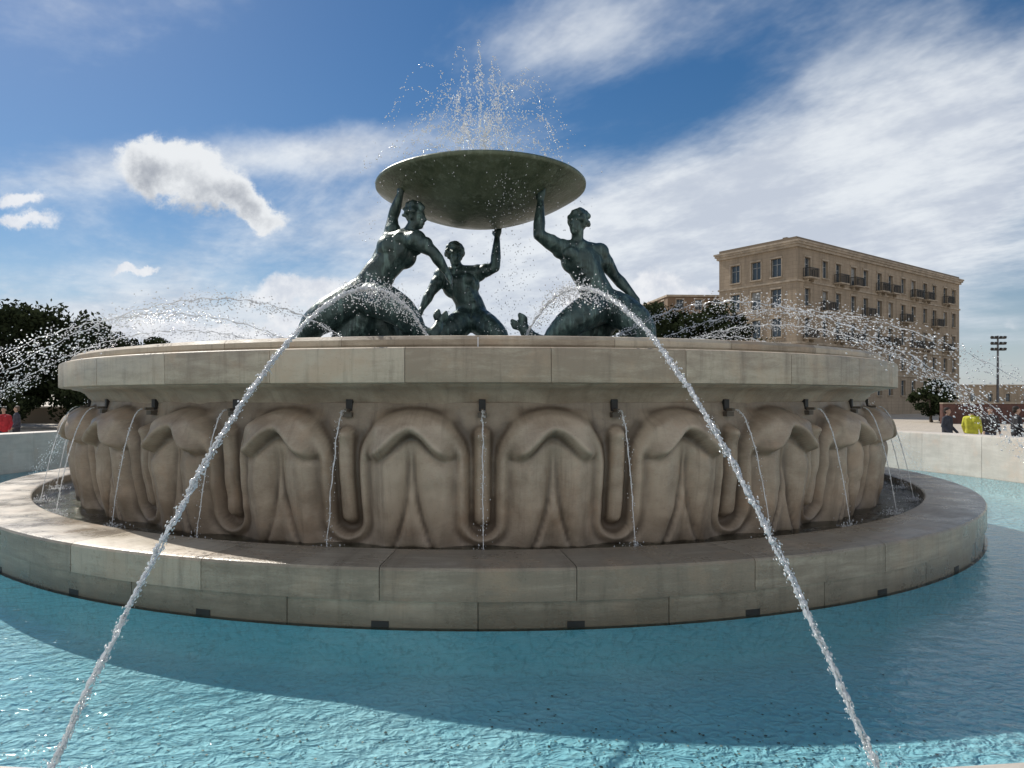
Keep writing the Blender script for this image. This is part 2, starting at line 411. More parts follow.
# ------------------------------------------------------------------ figures by voxel union
class Body:
    def __init__(s): s.V=[]; s.F=[]
    def cap(s,p1,r1,p2,r2,n=14,m=5):
        p1=Vector(p1);p2=Vector(p2); ax=(p2-p1); L=ax.length
        if L<1e-6: return
        ax.normalize(); t=ax.orthogonal().normalized(); b=ax.cross(t)
        rings=[]
        for i in range(m+1):
            a=pi/2*i/m; rings.append((-r1*cos(a),r1*sin(a)))
        for i in range(m+1):
            a=pi/2*i/m; rings.append((L+r2*sin(a),r2*cos(a)))
        base=len(s.V)
        for (h,r) in rings:
            r=max(r,1e-4)
            for k in range(n):
                q=p1+ax*h+(t*cos(2*pi*k/n)+b*sin(2*pi*k/n))*r; s.V.append(tuple(q))
        for i in range(len(rings)-1):
            for k in range(n):
                k2=(k+1)%n
                s.F.append((base+i*n+k,base+i*n+k2,base+(i+1)*n+k2,base+(i+1)*n+k))
        s.F.append(tuple(base+k for k in reversed(range(n)))); e=base+(len(rings)-1)*n
        s.F.append(tuple(e+k for k in range(n)))
    def chain(s,pts,rad):
        for i in range(len(pts)-1): s.cap(pts[i],rad[i],pts[i+1],rad[i+1])
    def ell(s,c,r,rot=(0,0,0),n=16,m=10):
        R=Euler(rot).to_matrix(); c=Vector(c); base=len(s.V)
        for i in range(m+1):
            a=pi*(i+.02)/(m+.04)
            for k in range(n):
                v=Vector((r[0]*sin(a)*cos(2*pi*k/n),r[1]*sin(a)*sin(2*pi*k/n),r[2]*cos(a)))
                s.V.append(tuple(c+R@v))
        for i in range(m):
            for k in range(n):
                k2=(k+1)%n; s.F.append((base+i*n+k,base+(i+1)*n+k,base+(i+1)*n+k2,base+i*n+k2))
        s.F.append(tuple(base+k for k in range(n))); s.F.append(tuple(base+m*n+k for k in reversed(range(n))))
    def build(s,name,mat,voxel,parent=None,smooth=3,loc=None):
        o=mesh_obj(name,s.V,s.F,mat,parent)
        md=o.modifiers.new('r','REMESH'); md.mode='VOXEL'; md.voxel_size=voxel; md.use_smooth_shade=True
        if smooth:
            k=o.modifiers.new('s','SMOOTH'); k.factor=.5; k.iterations=smooth
        return o
def hand(B,w,fdir,palmn,k,spread=1,curl=.3):
    w=Vector(w);f=Vector(fdir).normalized();pn=Vector(palmn);pn=(pn-f*pn.dot(f)).normalized();sd=f.cross(pn)
    B.cap(w,.028*k,w+f*.05*k+sd*.015*k,.03*k); B.cap(w,.028*k,w+f*.06*k-sd*.018*k,.028*k); B.cap(w,.026*k,w+f*.075*k,.024*k)
    for i,(o,l) in enumerate(((-.034,.06),(-.012,.078),(.011,.085),(.033,.075))):
        a=w+f*.078*k+sd*o*k; d1=(f+sd*o*6*spread+pn*curl*.4).normalized(); b=a+d1*l*.5*k
        d2=(f+sd*o*4*spread+pn*curl*1.3).normalized(); c=b+d2*l*.5*k
        B.cap(a,.0125*k,b,.0105*k); B.cap(b,.0105*k,c,.0085*k)
    a=w+f*.02*k+sd*.03*k; b=a+(f*.5+sd*.8+pn*.3).normalized()*.04*k; c=b+(f*.85+sd*.35+pn*.4).normalized()*.032*k
    B.cap(a,.016*k,b,.013*k); B.cap(b,.013*k,c,.010*k)
def head(B,c,face,k,hair=True,seed=1,up=(0,0,1)):
    c=Vector(c);f=Vector(face).normalized();u=Vector(up);u=(u-f*u.dot(f)).normalized();s=f.cross(u)
    rot=Matrix((s,f,u)).transposed().to_euler()
    P=lambda a,b,d:c+s*a*k+f*b*k+u*d*k
    B.ell(P(0,-.01,.03),(.075*k,.092*k,.092*k),rot)
    B.ell(P(0,.028,-.03),(.056*k,.06*k,.085*k),rot)
    B.ell(P(0,.06,-.085),(.028*k,.025*k,.025*k),rot)
    B.cap(P(0,.085,.02),.010*k,P(0,.105,-.025),.017*k)
    B.cap(P(-.045,.068,.035),.014*k,P(.045,.068,.035),.014*k)
    B.cap(P(-.022,.083,-.055),.010*k,P(.022,.083,-.055),.010*k)
    for q in(-1,1): B.ell(P(.076*q,-.005,-.005),(.012*k,.02*k,.034*k),rot); B.ell(P(.04*q,.06,-.015),(.02*k,.016*k,.018*k),rot)
    if hair:
        r=random.Random(seed)
        for i in range(64):
            a=r.uniform(0,2*pi); e=r.uniform(-.25,1.5)
            v=Vector((cos(a)*cos(e)*.086,sin(a)*cos(e)*.1-.02,sin(e)*.10+.038))
            if v.y>.045 and v.z<.085: continue
            B.ell(P(v.x,v.y,v.z),(r.uniform(.018,.034)*k,)*3,(0,0,0),8,6)

def triton(name,org,s,J,seed=3):
    g=lambda t:(t[0]*s,(t[2] if len(t)>2 else 0),t[1]*s)
    B=Body(); K=2.35
    ch=Vector(g(J['chest'])); wa=Vector(g(J['waist'])); pe=Vector(g(J['pelvis'])); ne=Vector(g(J['neck'])); hd=Vector(g(J['head']))
    A=Vector(g(J['armA'][0])); C=Vector(g(J['armB'][0]))
    w=Vector(J['width']); w.normalize(); f=Vector(J['front']).normalized()
    B.cap(pe,.36,wa,.33); B.cap(wa,.33,ch,.37); B.cap(ch-w*.17,.31,ch+w*.17,.31); B.cap(ch,.34,(A+C)/2,.26)
    B.cap(A,.20,(A+C)/2,.24); B.cap(C,.20,(A+C)/2,.24); B.cap(wa-w*.1,.26,pe-w*.12,.29); B.cap(wa+w*.1,.26,pe+w*.12,.29)
    up=(ch-wa).normalized()
    for q in(-1,1):
        B.ell(ch+w*.17*q+f*.25+up*.10,(.21,.12,.16),Matrix((w,f,up)).transposed().to_euler())
        B.cap(ch+w*.22*q-f*.24+up*.1,.15,wa+w*.12*q-f*.16,.13)
        for j in range(3): B.ell(wa+f*.29+w*.085*q+up*(.02+.15*j),(.085,.06,.07))
        B.ell(pe+w*.19*q-f*.18-up*.05,(.25,.25,.27))
    B.cap((A+C)/2,.17,ne,.135); B.cap(ne,.13,hd-Vector((0,0,.1)),.135)
    B.cap(ne,.12,A*.7+C*.3,.13); B.cap(ne,.12,A*.3+C*.7,.13)
    head(B,hd,J['face'],K,True,seed,J.get('headup',(0,0,1)))
    for key in('armA','armB'):
        p=[Vector(g(t)) for t in J[key][:3]]
        B.ell(p[0],(.225,.225,.225))
        mid=(p[0]+p[1])/2
        B.cap(p[0],.19,mid,.17); B.cap(mid,.17,p[1],.12); B.ell(mid+ (p[1]-p[0]).normalized()*-.03+f*.04,(.175,.175,.175))
        m2=p[1]*.65+p[2]*.35; B.cap(p[1],.122,m2,.132); B.cap(m2,.132,p[2],.074)
        hd_=J[key][3]; hand(B,p[2],hd_[0],hd_[1],K*1.05,1,hd_[2])
    for t in J['tails']:
        pts=[Vector(g(q)) for q in t['p']]
        P2=[];R2=[]
        n=len(pts)
        for i in range(n-1):
            p0=pts[max(i-1,0)];p1=pts[i];p2=pts[i+1];p3=pts[min(i+2,n-1)]
            for k in range(6):
                x=k/6; a=.5*((2*p1)+(p2-p0)*x+(2*p0-5*p1+4*p2-p3)*x*x+(3*p1-p0-3*p2+p3)*x**3)
                P2.append(a); R2.append((t['r'][i]*(1-x)+t['r'][i+1]*x)*(1.0+.035*cos(k*pi)))
        P2.append(pts[-1]);R2.append(t['r'][-1])
        B.chain(P2,R2)
        if t.get('fin'):
            e=pts[-1]; d0=(pts[-1]-pts[-2]).normalized()
            for a in(-.62,.55):
                for j in range(4):
                    aa=a+(j-1.5)*.16*(1 if a>0 else -1)
                    dd=Vector((d0.x*cos(aa)-d0.z*sin(aa),.2*sin(aa*3),d0.x*sin(aa)+d0.z*cos(aa)))
                    B.cap(e,.08,e+dd*(.30-.03*j),.05)
    o=B.build(name,M_BRONZE,.026,fountain,2); o.location=org
    return o
K_R=dict(pelvis=(12,-4),waist=(2,17),chest=(-8,38),neck=(-13,58,-.05),head=(-13,74,-.1),
 width=(1,.25,-.12),front=(-.25,-1,0),face=(-.75,-.8,.15),
 armA=((-29,50,-.1),(-53,60,-.45),(-50,97,-.15),((.05,-.1,1),(.4,.3,.6),.5)),
 armB=((10,48,.1),(27,26,.25),(42,4,-.1),((.5,-.3,-.9),(-.6,0,-.2),.4)),
 tails=[dict(p=((12,-4,0),(28,-12,-.2),(40,-24,-.5),(46,-38,-.6),(44,-56,-.5)),r=(.38,.38,.34,.28,.2)),
        dict(p=((8,-8,-.1),(-8,-16,-.5),(-26,-28,-.7),(-40,-42,-.6)),r=(.38,.36,.30,.22)),
        dict(p=((0,-30,.5),(-30,-44,.3),(-56,-40,0),(-66,-28,0)),r=(.25,.2,.17,.12),fin=True),
        dict(p=((20,-10,.3),(5,-30,.4),(-10,-50,.4)),r=(.4,.4,.3))])
triton('triton_statue_east',(2.46,-1.0,4.34),.022,K_R,7)
K_L=dict(pelvis=(-18,-4),waist=(-4,18),chest=(12,38),neck=(24,56,-.1),head=(31,71,-.1),
 width=(.75,.55,-.35),front=(.75,-.55,.25),face=(.95,-.35,-.05),
 armA=((33,46,-.35),(50,33,-.5),(63,14,-.4),((.4,-.2,-.9),(-.8,0,-.3),.4)),
 armB=((5,52,.25),(6,76,.35),(15,97,.1),((.15,-.1,1),(.4,.2,.6),.5)),
 tails=[dict(p=((-18,-4,0),(-36,-14,.0),(-55,-25,-.1),(-70,-34,0),(-80,-46,.2)),r=(.42,.40,.36,.30,.22)),
        dict(p=((-14,-8,-.1),(4,-16,-.5),(20,-26,-.7),(32,-40,-.6)),r=(.40,.38,.32,.24)),
        dict(p=((-20,-16,.2),(-28,-36,.2),(-40,-50,.2)),r=(.45,.42,.35)),
        dict(p=((-6,-14,.3),(0,-34,.3),(6,-50,.3)),r=(.40,.38,.32)),
        dict(p=((20,-36,.3),(44,-46,.0),(52,-40,0),(54,-32,.1)),r=(.25,.18,.13,.1),fin=True)])
triton('triton_statue_west',(-2.05,-1.0,4.56),.022,K_L,12)
K_M=dict(pelvis=(11,-18),waist=(7,-3),chest=(-1,14),neck=(-4,31,-.05),head=(-7,43,-.1),
 width=(1,-.1,.1),front=(.1,-1,0),face=(.35,-1,-.05),
 armA=((16,27,0),(33,31,-.2),(35,62,-.1),((.1,-.1,1),(.3,.3,.6),.5)),
 armB=((-20,24,0),(-31,6,-.2),(-39,-10,-.3),((-.4,-.3,-.9),(.6,0,0),.4)),
 tails=[dict(p=((12,-18,0),(24,-28,-.4),(34,-38,-.6),(40,-50,-.5)),r=(.35,.33,.28,.2)),
        dict(p=((8,-18,0),(-6,-28,-.4),(-20,-38,-.6),(-28,-50,-.5)),r=(.35,.33,.26,.18))])
triton('triton_statue_north',(-.405,1.3,4.67),.0253,K_M,21)

# ------------------------------------------------------------------ water jets
DV=[];DF=[]
def drops(P,S,Vd):
    P=np.asarray(P);S=np.asarray(S)[:,None];Vd=np.asarray(Vd)
    ref=np.where(np.abs(Vd[:,2:3])>.9,np.array([[1.,0,0]]),np.array([[0,0,1.]]))
    a=np.cross(Vd,ref);a/=np.linalg.norm(a,axis=1,keepdims=True)+1e-9;b=np.cross(Vd,a)
    o=np.stack([P+Vd*S*1.7,P-Vd*S*1.5,P+a*S,P-a*S,P+b*S,P-b*S],1).reshape(-1,3)
    base=sum(len(x) for x in DV); n=len(P)
    f=np.array([(0,2,4),(0,4,3),(0,3,5),(0,5,2),(1,4,2),(1,3,4),(1,5,3),(1,2,5)])
    DF.append((np.arange(n)[:,None,None]*6+f[None]+base).reshape(-1,3)); DV.append(o)
def flush(name,parent):
    global DV,DF
    o=mesh_obj(name,np.concatenate(DV),np.concatenate(DF),M_JET,parent,None,None,True); DV=[];DF=[]; return o
def tube(path,rad,V,F,n=7):
    base=len(V)
    for i,p in enumerate(path):
        q=path[min(i+1,len(path)-1)]-path[max(i-1,0)]; q=Vector(q).normalized()
        t=q.orthogonal().normalized();b=q.cross(t)
        for k in range(n):
            V.append(tuple(Vector(p)+(t*cos(2*pi*k/n)+b*sin(2*pi*k/n))*rad[i]))
    for i in range(len(path)-1):
        for k in range(n):
            k2=(k+1)%n;F.append((base+i*n+k,base+i*n+k2,base+(i+1)*n+k2,base+(i+1)*n+k))
TV=[];TF=[]
for k in range(16):
    ph=(k+.5)*2*pi/16-.007; ph=(ph+pi)%(2*pi)-pi
    front=abs(ph)<.3
    rs=random.Random(k+20)
    top=3.69+rs.uniform(-.05,.08); kk=.106*rs.uniform(.95,1.05); rp=6.4
    r0=4.0
    if front: top=3.69;kk=.106
    r1=rp+sqrt(top/kk)
    step=.010 if front else .05
    for strand in range(3 if front else 1):
        path=[];rad=[]; r=r0; off=rs.uniform(0,6.28)
        while r<r1:
            z=top-kk*(r-rp)**2
            tw=r*17+strand*2.09+off+2.0*mn.noise((r*1.3,k,0))
            am=.013+.018*abs(mn.noise((r*7,k,5)))
            e=Vector((cos(ph),sin(ph),0)); 
            wob=Vector(pol(ph,r,z))+e*am*cos(tw)*1.0+Vector((0,0,1))*am*sin(tw)+e*.02*mn.noise((r*2.2,k*3,1))
            path.append(wob)
            bead=.40+1.5*abs(mn.noise((r*19,strand*7+k,2)))+1.0*mn.noise((r*47,strand,4))
            rad.append(max(.0025,(.0125 if front else .014)*bead*(1 if r<rp+1 or front else max(.25,1-(r-rp-1)*.25))))
            r+=step
        tube(path,rad,TV,TF,6 if front else 5)
    n=1500 if front else 2100
    t=rng.random(n)**(.8); rr=r0+(r1-r0)*t
    if front: rr=np.where(rng.random(n)<.6, rng.normal(6.5,.95,n), rr)
    z=top-kk*(rr-rp)**2; sp=.03+.06*np.clip((rr-4)/4,0,2)
    if front: sp=np.where(np.abs(rr-6.6)<1.9,.085,.022)
    lat=rng.normal(0,1,n)*sp; vz=rng.normal(0,1,n)*sp*1.1-np.abs(rng.normal(0,1,n))*sp*.6
    P=np.stack([rr*sin(ph)+lat*cos(ph),-rr*cos(ph)+lat*sin(ph),np.maximum(z+vz,.02)],1)
    dz=-2*kk*(rr-rp); Vd=np.stack([np.full(n,sin(ph)),np.full(n,-cos(ph)),dz],1);Vd/=np.linalg.norm(Vd,axis=1,keepdims=True)
    S=rng.uniform(.003,.0075,n) if front else rng.uniform(.004,.0125,n)
    if front: S=np.where(rr<8,S*1.7,S*.8)
    ok=rr>r0; drops(P[ok],S[ok],Vd[ok])
    if front:
        n=2200; rr=rng.uniform(7.2,r1,n); z=top-kk*(rr-rp)**2; lat=rng.normal(0,.015,n); vz=rng.normal(0,.015,n)
        P=np.stack([rr*sin(ph)+lat*cos(ph),-rr*cos(ph)+lat*sin(ph),z+vz],1)
        dz=-2*kk*(rr-rp); Vd=np.stack([np.full(n,sin(ph)),np.full(n,-cos(ph)),dz],1);Vd/=np.linalg.norm(Vd,axis=1,keepdims=True)
        drops(P,rng.uniform(.004,.011,n),Vd)
    n=50 if front else 120;a=rng.uniform(0,2*pi,n);q=np.abs(rng.normal(0,.10,n));hh=rng.exponential(.04,n)
    P=np.stack([r1*sin(ph)+q*np.cos(a),-r1*cos(ph)+q*np.sin(a),hh],1); drops(P,rng.uniform(.003,.007,n),np.tile([[0,0,1.]],(n,1)))
jets=empty('water_jets')
mesh_obj('jet_streams',TV,TF,M_JET,jets)
flush('jet_drops',jets)
TV=[];TF=[]
for k in range(NLF):
    ph=k*2*pi/NLF+PH0; rs=random.Random(k); reach=8.60+rs.uniform(-.10,.08); kk=1.57/(reach-8.10)**2
    path=[];rad=[]
    for i in range(70):
        t=i/69; r=8.10+(reach-8.10)*t**.8; z=2.04-kk*(r-8.10)**2
        e=Vector((cos(ph),sin(ph),0))
        path.append(Vector(pol(ph,r,z))+e*(.016*mn.noise((t*9,k,0))+rs.uniform(-.002,.002))); rad.append((.009-.004*t)*(1+.8*mn.noise((t*30,k,3))))
    tube(path,rad,TV,TF,5)
    n=110;t=rng.random(n);r=8.10+(reach-8.10)*t**.8;z=2.04-kk*(r-8.10)**2;lat=rng.normal(0,.015+.02*t,n)
    P=np.stack([r*sin(ph)+lat*cos(ph),-r*cos(ph)+lat*sin(ph),z],1);drops(P,rng.uniform(.003,.007,n),np.tile([[0,0,-1.]],(n,1)))
    n=160;a=rng.uniform(0,2*pi,n);q=np.abs(rng.normal(0,.11,n));hh=.455+rng.exponential(.03,n)
    P=np.stack([reach*sin(ph)+q*np.cos(a),-reach*cos(ph)+q*np.sin(a),hh],1); drops(P,rng.uniform(.004,.011,n),np.tile([[0,0,1.]],(n,1)))
sp=empty('drum_spouts'); mesh_obj('spout_streams',TV,TF,M_JET,sp); flush('spout_drops',sp)
for j in range(120):
    az=rng.uniform(0,2*pi); apex=rng.choice([rng.uniform(8.0,9.2),rng.uniform(9.0,9.85)]); T=sqrt(2*(apex-7.15)/9.8); reach=rng.uniform(.4,2.9); vr=reach/(2.05*T); vz=9.8*T
    n=int(rng.uniform(25,75)); t=rng.random(n)**.85*2.0*T
    r=.12+vr*t; z=7.15+vz*t-4.9*t*t
    P=np.stack([.06+r*cos(az)+rng.normal(0,.02,n),r*sin(az)+rng.normal(0,.02,n),z+rng.normal(0,.03,n)],1)
    Vd=np.stack([np.full(n,vr*cos(az)),np.full(n,vr*sin(az)),vz-9.8*t],1);Vd/=np.linalg.norm(Vd,axis=1,keepdims=True)
    drops(P,rng.uniform(.005,.016,n),Vd)
n=520;a=rng.uniform(0,2*pi,n);r=rng.uniform(2.3,2.75,n);P=np.stack([r*np.cos(a),r*np.sin(a),rng.uniform(3.2,7.1,n)],1)
drops(P,rng.uniform(.006,.012,n),np.tile([[0,0,-1.]],(n,1)))
n=420;a=rng.normal(-1.25,.14,n);r=rng.uniform(1.6,2.5,n);P=np.stack([r*np.cos(a),r*np.sin(a),rng.uniform(3.2,6.7,n)],1)
drops(P,rng.uniform(.006,.011,n),np.tile([[0,0,-1.]],(n,1)))
flush('dish_spray',None)

# ------------------------------------------------------------------ buildings
def building(name,corner,e1,w1,e2,w2,H,win1,win2,wall,extras=None,z0=.08):
    par=empty(name); c=Vector((corner[0],corner[1],z0)); e1=Vector((*e1,0)).normalized(); e2=Vector((*e2,0)).normalized(); up=Vector((0,0,1))
    V=[];F=[];UV=[];MI=[]; rails=[[],[]]; trim=[[],[]]
    def quad(a,b,c_,d,mi,uv=None):
        k=len(V); V.extend([tuple(a),tuple(b),tuple(c_),tuple(d)]); UV.extend(uv or [(0,0)]*4); F.append((k,k+1,k+2,k+3)); MI.append(mi)
    def facade(o,e,w,n,wins):
        xs=sorted(set([0,w]+[q for a in wins for q in(a[0],a[1])])); zs=sorted(set([0,H]+[q for a in wins for q in(a[2],a[3])]))
        for i in range(len(xs)-1):
            for j in range(len(zs)-1):
                xm=(xs[i]+xs[i+1])/2;zm=(zs[j]+zs[j+1])/2
                if any(a[0]<xm<a[1] and a[2]<zm<a[3] for a in wins): continue
                quad(o+e*xs[i]+up*zs[j],o+e*xs[i+1]+up*zs[j],o+e*xs[i+1]+up*zs[j+1],o+e*xs[i]+up*zs[j+1],0,[(xs[i],zs[j]),(xs[i+1],zs[j]),(xs[i+1],zs[j+1]),(xs[i],zs[j+1])])
        for wi,a in enumerate(wins):
            p=[o+e*a[0]+up*a[2],o+e*a[1]+up*a[2],o+e*a[1]+up*a[3],o+e*a[0]+up*a[3]]; q=[x-n*.28 for x in p]
            for i in range(4): quad(p[i],p[(i+1)%4],q[(i+1)%4],q[i],0,[(a[0],a[2])]*4)
            quad(*q,1)
            cx=(a[0]+a[1])/2;cz=(a[2]+a[3])/2;hw=(a[1]-a[0])/2;hh=(a[3]-a[2])/2
            B=lambda x,z,hx,hz,dn,hn,L:add_box(L[0],L[1],o+e*x+up*z+n*dn,e,n,up,hx,hn,hz)
            for dx in(-hw+.04,0,hw-.04): B(cx+dx,cz,.035,hh,-.235,.03,rails2)
            B(cx,cz+hh*.35,hw,.03,-.22,.03,rails2)
            if (wi*7)%5==0: B(cx,cz+hh*(.3 if wi%2 else .55),hw-.06,hh*(.7 if wi%2 else .45),-.262,.012,blinds)
            B(cx,a[2]-.08,hw+.14,.07,.06,.10,trim); B(cx,a[3]+.12,hw+.12,.09,.03,.06,trim)
            B(cx-hw-.08,cz,.07,hh,.02,.035,trim); B(cx+hw+.08,cz,.07,hh,.02,.035,trim)
            if len(a)>4 and a[4]:
                B(cx,a[2]-.20,hw+.35,.08,.45,.42,trim)
                B(cx,a[2]+.85,hw+.35,.03,.84,.03,rails)
                for sx in(-1,1): B(cx+sx*(hw+.32),a[2]+.85,.03,.03,.45,.4,rails)
                nb=10
                for i in range(nb+1): B(cx+(hw+.32)*(2*i/nb-1),a[2]+.35,.022,.5,.84,.022,rails)
                for sx in(-1,1):
                    for i in range(4): B(cx+sx*(hw+.32),a[2]+.35,.022,.5,.1+.2*i,.022,rails)
                for sx in(-1,1): B(cx+sx*hw,a[2]-.42,.08,.16,.25,.22,trim)
    rails2=[[],[]]; blinds=[[],[]]
    n1=(Vector((e1.y,-e1.x,0))); n1=n1 if n1.dot(e2)<0 else -n1
    n2=(Vector((e2.y,-e2.x,0))); n2=n2 if n2.dot(e1)<0 else -n2
    facade(c,e1,w1,n1,win1); facade(c,e2,w2,n2,win2)
    a=c+e1*w1;b=c+e2*w2;d=c+e1*w1+e2*w2
    quad(a,d,d+up*H,a+up*H,0); quad(b,b+up*H,d+up*H,d,0); quad(c+up*H,b+up*H,d+up*H,a+up*H,2)
    ctr=c+e1*w1/2+e2*w2/2
    def band(z,hz,proj): add_box(trim[0],trim[1],ctr+up*z,e1,e2,up,w1/2+proj,w2/2+proj,hz)
    for z,hz,proj in (extras or []): band(z,hz,proj)
    mesh_obj('walls',V,F,[wall,M_GLASS,M_TRIM],par,UV,None,False,MI)
    if trim[0]: mesh_obj('cornices_and_sills',trim[0],trim[1],M_TRIM,par,None,None,False)
    if rails[0]: mesh_obj('balcony_railings',rails[0],rails[1],M_RAIL,par,None,None,False)
    if rails2[0]: mesh_obj('window_frames',rails2[0],rails2[1],M_FRAME,par,None,None,False)
    if blinds[0]: mesh_obj('window_blinds',blinds[0],blinds[1],M_FRAME,par,None,None,False)
    return par,c,e1,e2,n1,n2
zc=[3.4,6.75,10.05,13.35,16.8]
w1=[];w2=[]
for z in zc:
    for t in(2.4,4.9,7.6): w1.append((t-.6,t+.6,z-1.05,z+1.0,False))
bays=[2.2,6.0,9.0,12.6,15.6,19.2,22.2,25.8,28.8,32.4,35.4,39.0,42.0]
for zi,z in enumerate(zc):
    for bi,t in enumerate(bays):
        bal=(bi in(0,2,3,5,6,8,9,11)) and zi in(2,4) or (zi==3 and bi in(1,4,7,10)) 
        w2.append((t-.62,t+.62,z-(1.15 if bal else .95),z+1.0,bal))
hp,hc,he1,he2,hn1,hn2=building('limestone_hotel_building',(35.0,59.0),(-.58,.815),9.8,(.815,.58),44.0,18.9,w1,w2,M_WALL,
   [(18.95,.18,.22),(19.20,.14,.38),(19.40,.10,.48),(15.1,.10,.12),(8.25,.12,.18),(5.0,.10,.12)])
V=[];F=[]
ctr=hc+he1*4.9+he2*22.0
add_box(V,F,ctr+Vector((0,0,19.68)),he1,he2,(0,0,1),4.9,22.0,.22)
add_box(V,F,hc+he1*5+he2*9+Vector((0,0,20.3)),he1,he2,(0,0,1),2.2,3,.6)
add_box(V,F,hc+he1*5+he2*31+Vector((0,0,20.3)),he1,he2,(0,0,1),2.0,4,.5)
for t in(3,14,20,26,38): add_box(V,F,hc+he1*3+he2*t+Vector((0,0,20.2)),he1,he2,(0,0,1),.25,.25,.5)
mesh_obj('roof_parapet_and_housings',V,F,M_WALL,hp,None,None,False)
wb=[(t-.6,t+.6,z-.8,z+.8) for z in(4,7.4,10.8,14.2,16.9) for t in(2,5,8,11)]
building('brown_apartment_building',(30.0,92),(-.1,1),12,(1,.05),13,18.3,wb,wb,M_WALL2,[(18.3,.15,.2)])
wc=[(t-.6,t+.6,z-.7,z+.8) for z in(4,7.4,10.8,14.2) for t in(2,5,8)]
building('flat_roof_building',(28.6,100),(-.1,1),10,(1,.02),10,17.0,wc,wc,M_WALL2,[(17.0,.12,.2)])
wd=[(t-.5,t+.5,1.4,3.0) for t in range(3,56,4)]
building('distant_terrace_building',(92,125),(-.1,1),14,(1,.1),60,4.8,[],wd,M_WALL,[(4.8,.12,.2)])
building('distant_terrace_building.001',(-150,95),(-.1,1),14,(1,.1),60,4.6,[],wd,M_WALL,[(4.6,.12,.2)])
def wall(name,a,b,h,t,mat):
    par=empty(name);a=Vector((*a,.08));b=Vector((*b,.08));e=(b-a);L=e.length;e.normalize();n=Vector((-e.y,e.x,0));V=[];F=[]
    add_box(V,F,(a+b)/2+Vector((0,0,h/2)),e,n,(0,0,1),L/2,t/2,h/2);mesh_obj('wall_body',V,F,mat,par,None,None,False)
    V=[];F=[];k=int(L/2)
    for i in range(k): add_box(V,F,a+e*(L*(i+.5)/k)+Vector((0,0,h+.06)),e,n,(0,0,1),L/k/2-.01,t/2+.05,.05)
    mesh_obj('coping',V,F,M_TRIM,par,None,None,False)
wall('boundary_wall',(38,40),(80,44),1.62,.3,M_REDW)
wall('boundary_wall.001',(-80,44),(-22,40),1.3,.3,M_WALL)

# ------------------------------------------------------------------ trees
def tree(name,loc,h,cr,ch,seed,clumps=46,per=150,ls=.17,trunk=.22):
    rs=random.Random(seed); par=empty(name,(loc[0],loc[1],.08))
    TVv=[];TFf=[]
    zc_=h-ch*.5; fork=max(.6,h-ch*.95)
    path=[Vector((0,0,0)),Vector((rs.uniform(-.1,.1),rs.uniform(-.1,.1),fork*.5)),Vector((rs.uniform(-.2,.2),0,fork)),Vector((rs.uniform(-.3,.3),rs.uniform(-.3,.3),zc_))]
    tube(path,[trunk*1.3,trunk,trunk*.85,trunk*.35],TVv,TFf,8)
    cs=[]
    for i in range(clumps):
        while True:
            v=Vector((rs.uniform(-1,1),rs.uniform(-1,1),rs.uniform(-1,1)))
            if v.length<1 and v.length>.35: break
        bulge=.85+.35*mn.noise(v*1.7+Vector((seed,0,0)))
        c=Vector((v.x*cr*bulge,v.y*cr*bulge,zc_+v.z*ch*.5*bulge)); cs.append(c)
        if i%3==0:
            s=path[2].lerp(path[3],rs.random()*.8); m=(s+c)/2+Vector((0,0,-.15)); tube([s,m,c],[trunk*.35,trunk*.22,.03],TVv,TFf,5)
    mesh_obj('trunk_and_limbs',TVv,TFf,M_BARK,par)
    r=np.random.default_rng(seed); C=np.array([tuple(c) for c in cs]); n=clumps*per
    cen=np.repeat(C,per,0); rad=np.repeat(r.uniform(.5,1.0,clumps)*cr*.34,per)
    d=r.normal(0,1,(n,3)); d/=np.linalg.norm(d,axis=1,keepdims=True); d*= (r.random((n,1))**.45)*rad[:,None]*np.array([[1,1,.75]])
    P=cen+d; a=r.normal(0,1,(n,3));a/=np.linalg.norm(a,axis=1,keepdims=True);b=np.cross(a,r.normal(0,1,(n,3)));b/=np.linalg.norm(b,axis=1,keepdims=True)
    s=r.uniform(.6,1.3,(n,1))*ls
    vv_=np.stack([P-a*s,P-b*s*.55,P+a*s,P+b*s*.55],1).reshape(-1,3)
    ff=np.arange(n*4).reshape(n,4); t=np.repeat(np.repeat(r.random(clumps),per)*.6+r.random(n)*.4,4)
    mesh_obj('foliage',vv_,ff,M_LEAFAGE,par,None,{'tint':t},False)
tree('oak_tree',(-33,32),9.4,5.8,8.8,11,70,180,.21)
tree('oak_tree.001',(-28.5,33),8.6,5.2,8.2,12,68,170,.2)
tree('oak_tree.002',(-39,38),10.0,5.6,9,13,50,160,.21)
tree('oak_tree.003',(-24.6,35),6.8,4.2,6.5,14,60,160,.18)
tree('holm_oak_tree',(14.6,42),10.2,4.4,7.6,15,60,160,.19)
tree('holm_oak_tree.001',(20.2,43),10.6,4.0,7.8,16,64,170,.19)
tree('holm_oak_tree.002',(17.4,46),11.2,4.4,7.6,17,60,160,.19)
tree('olive_tree',(39.2,43),4.0,1.9,3.6,18,34,110,.13,.12)
tree('olive_tree.001',(42.0,46),3.4,1.6,2.9,19,30,100,.12,.12)
tree('olive_tree.002',(-28,24),3.0,1.9,2.7,21,30,100,.12,.12)
tree('olive_tree.003',(-24,26),2.9,1.8,2.6,22,30,100,.12,.12)

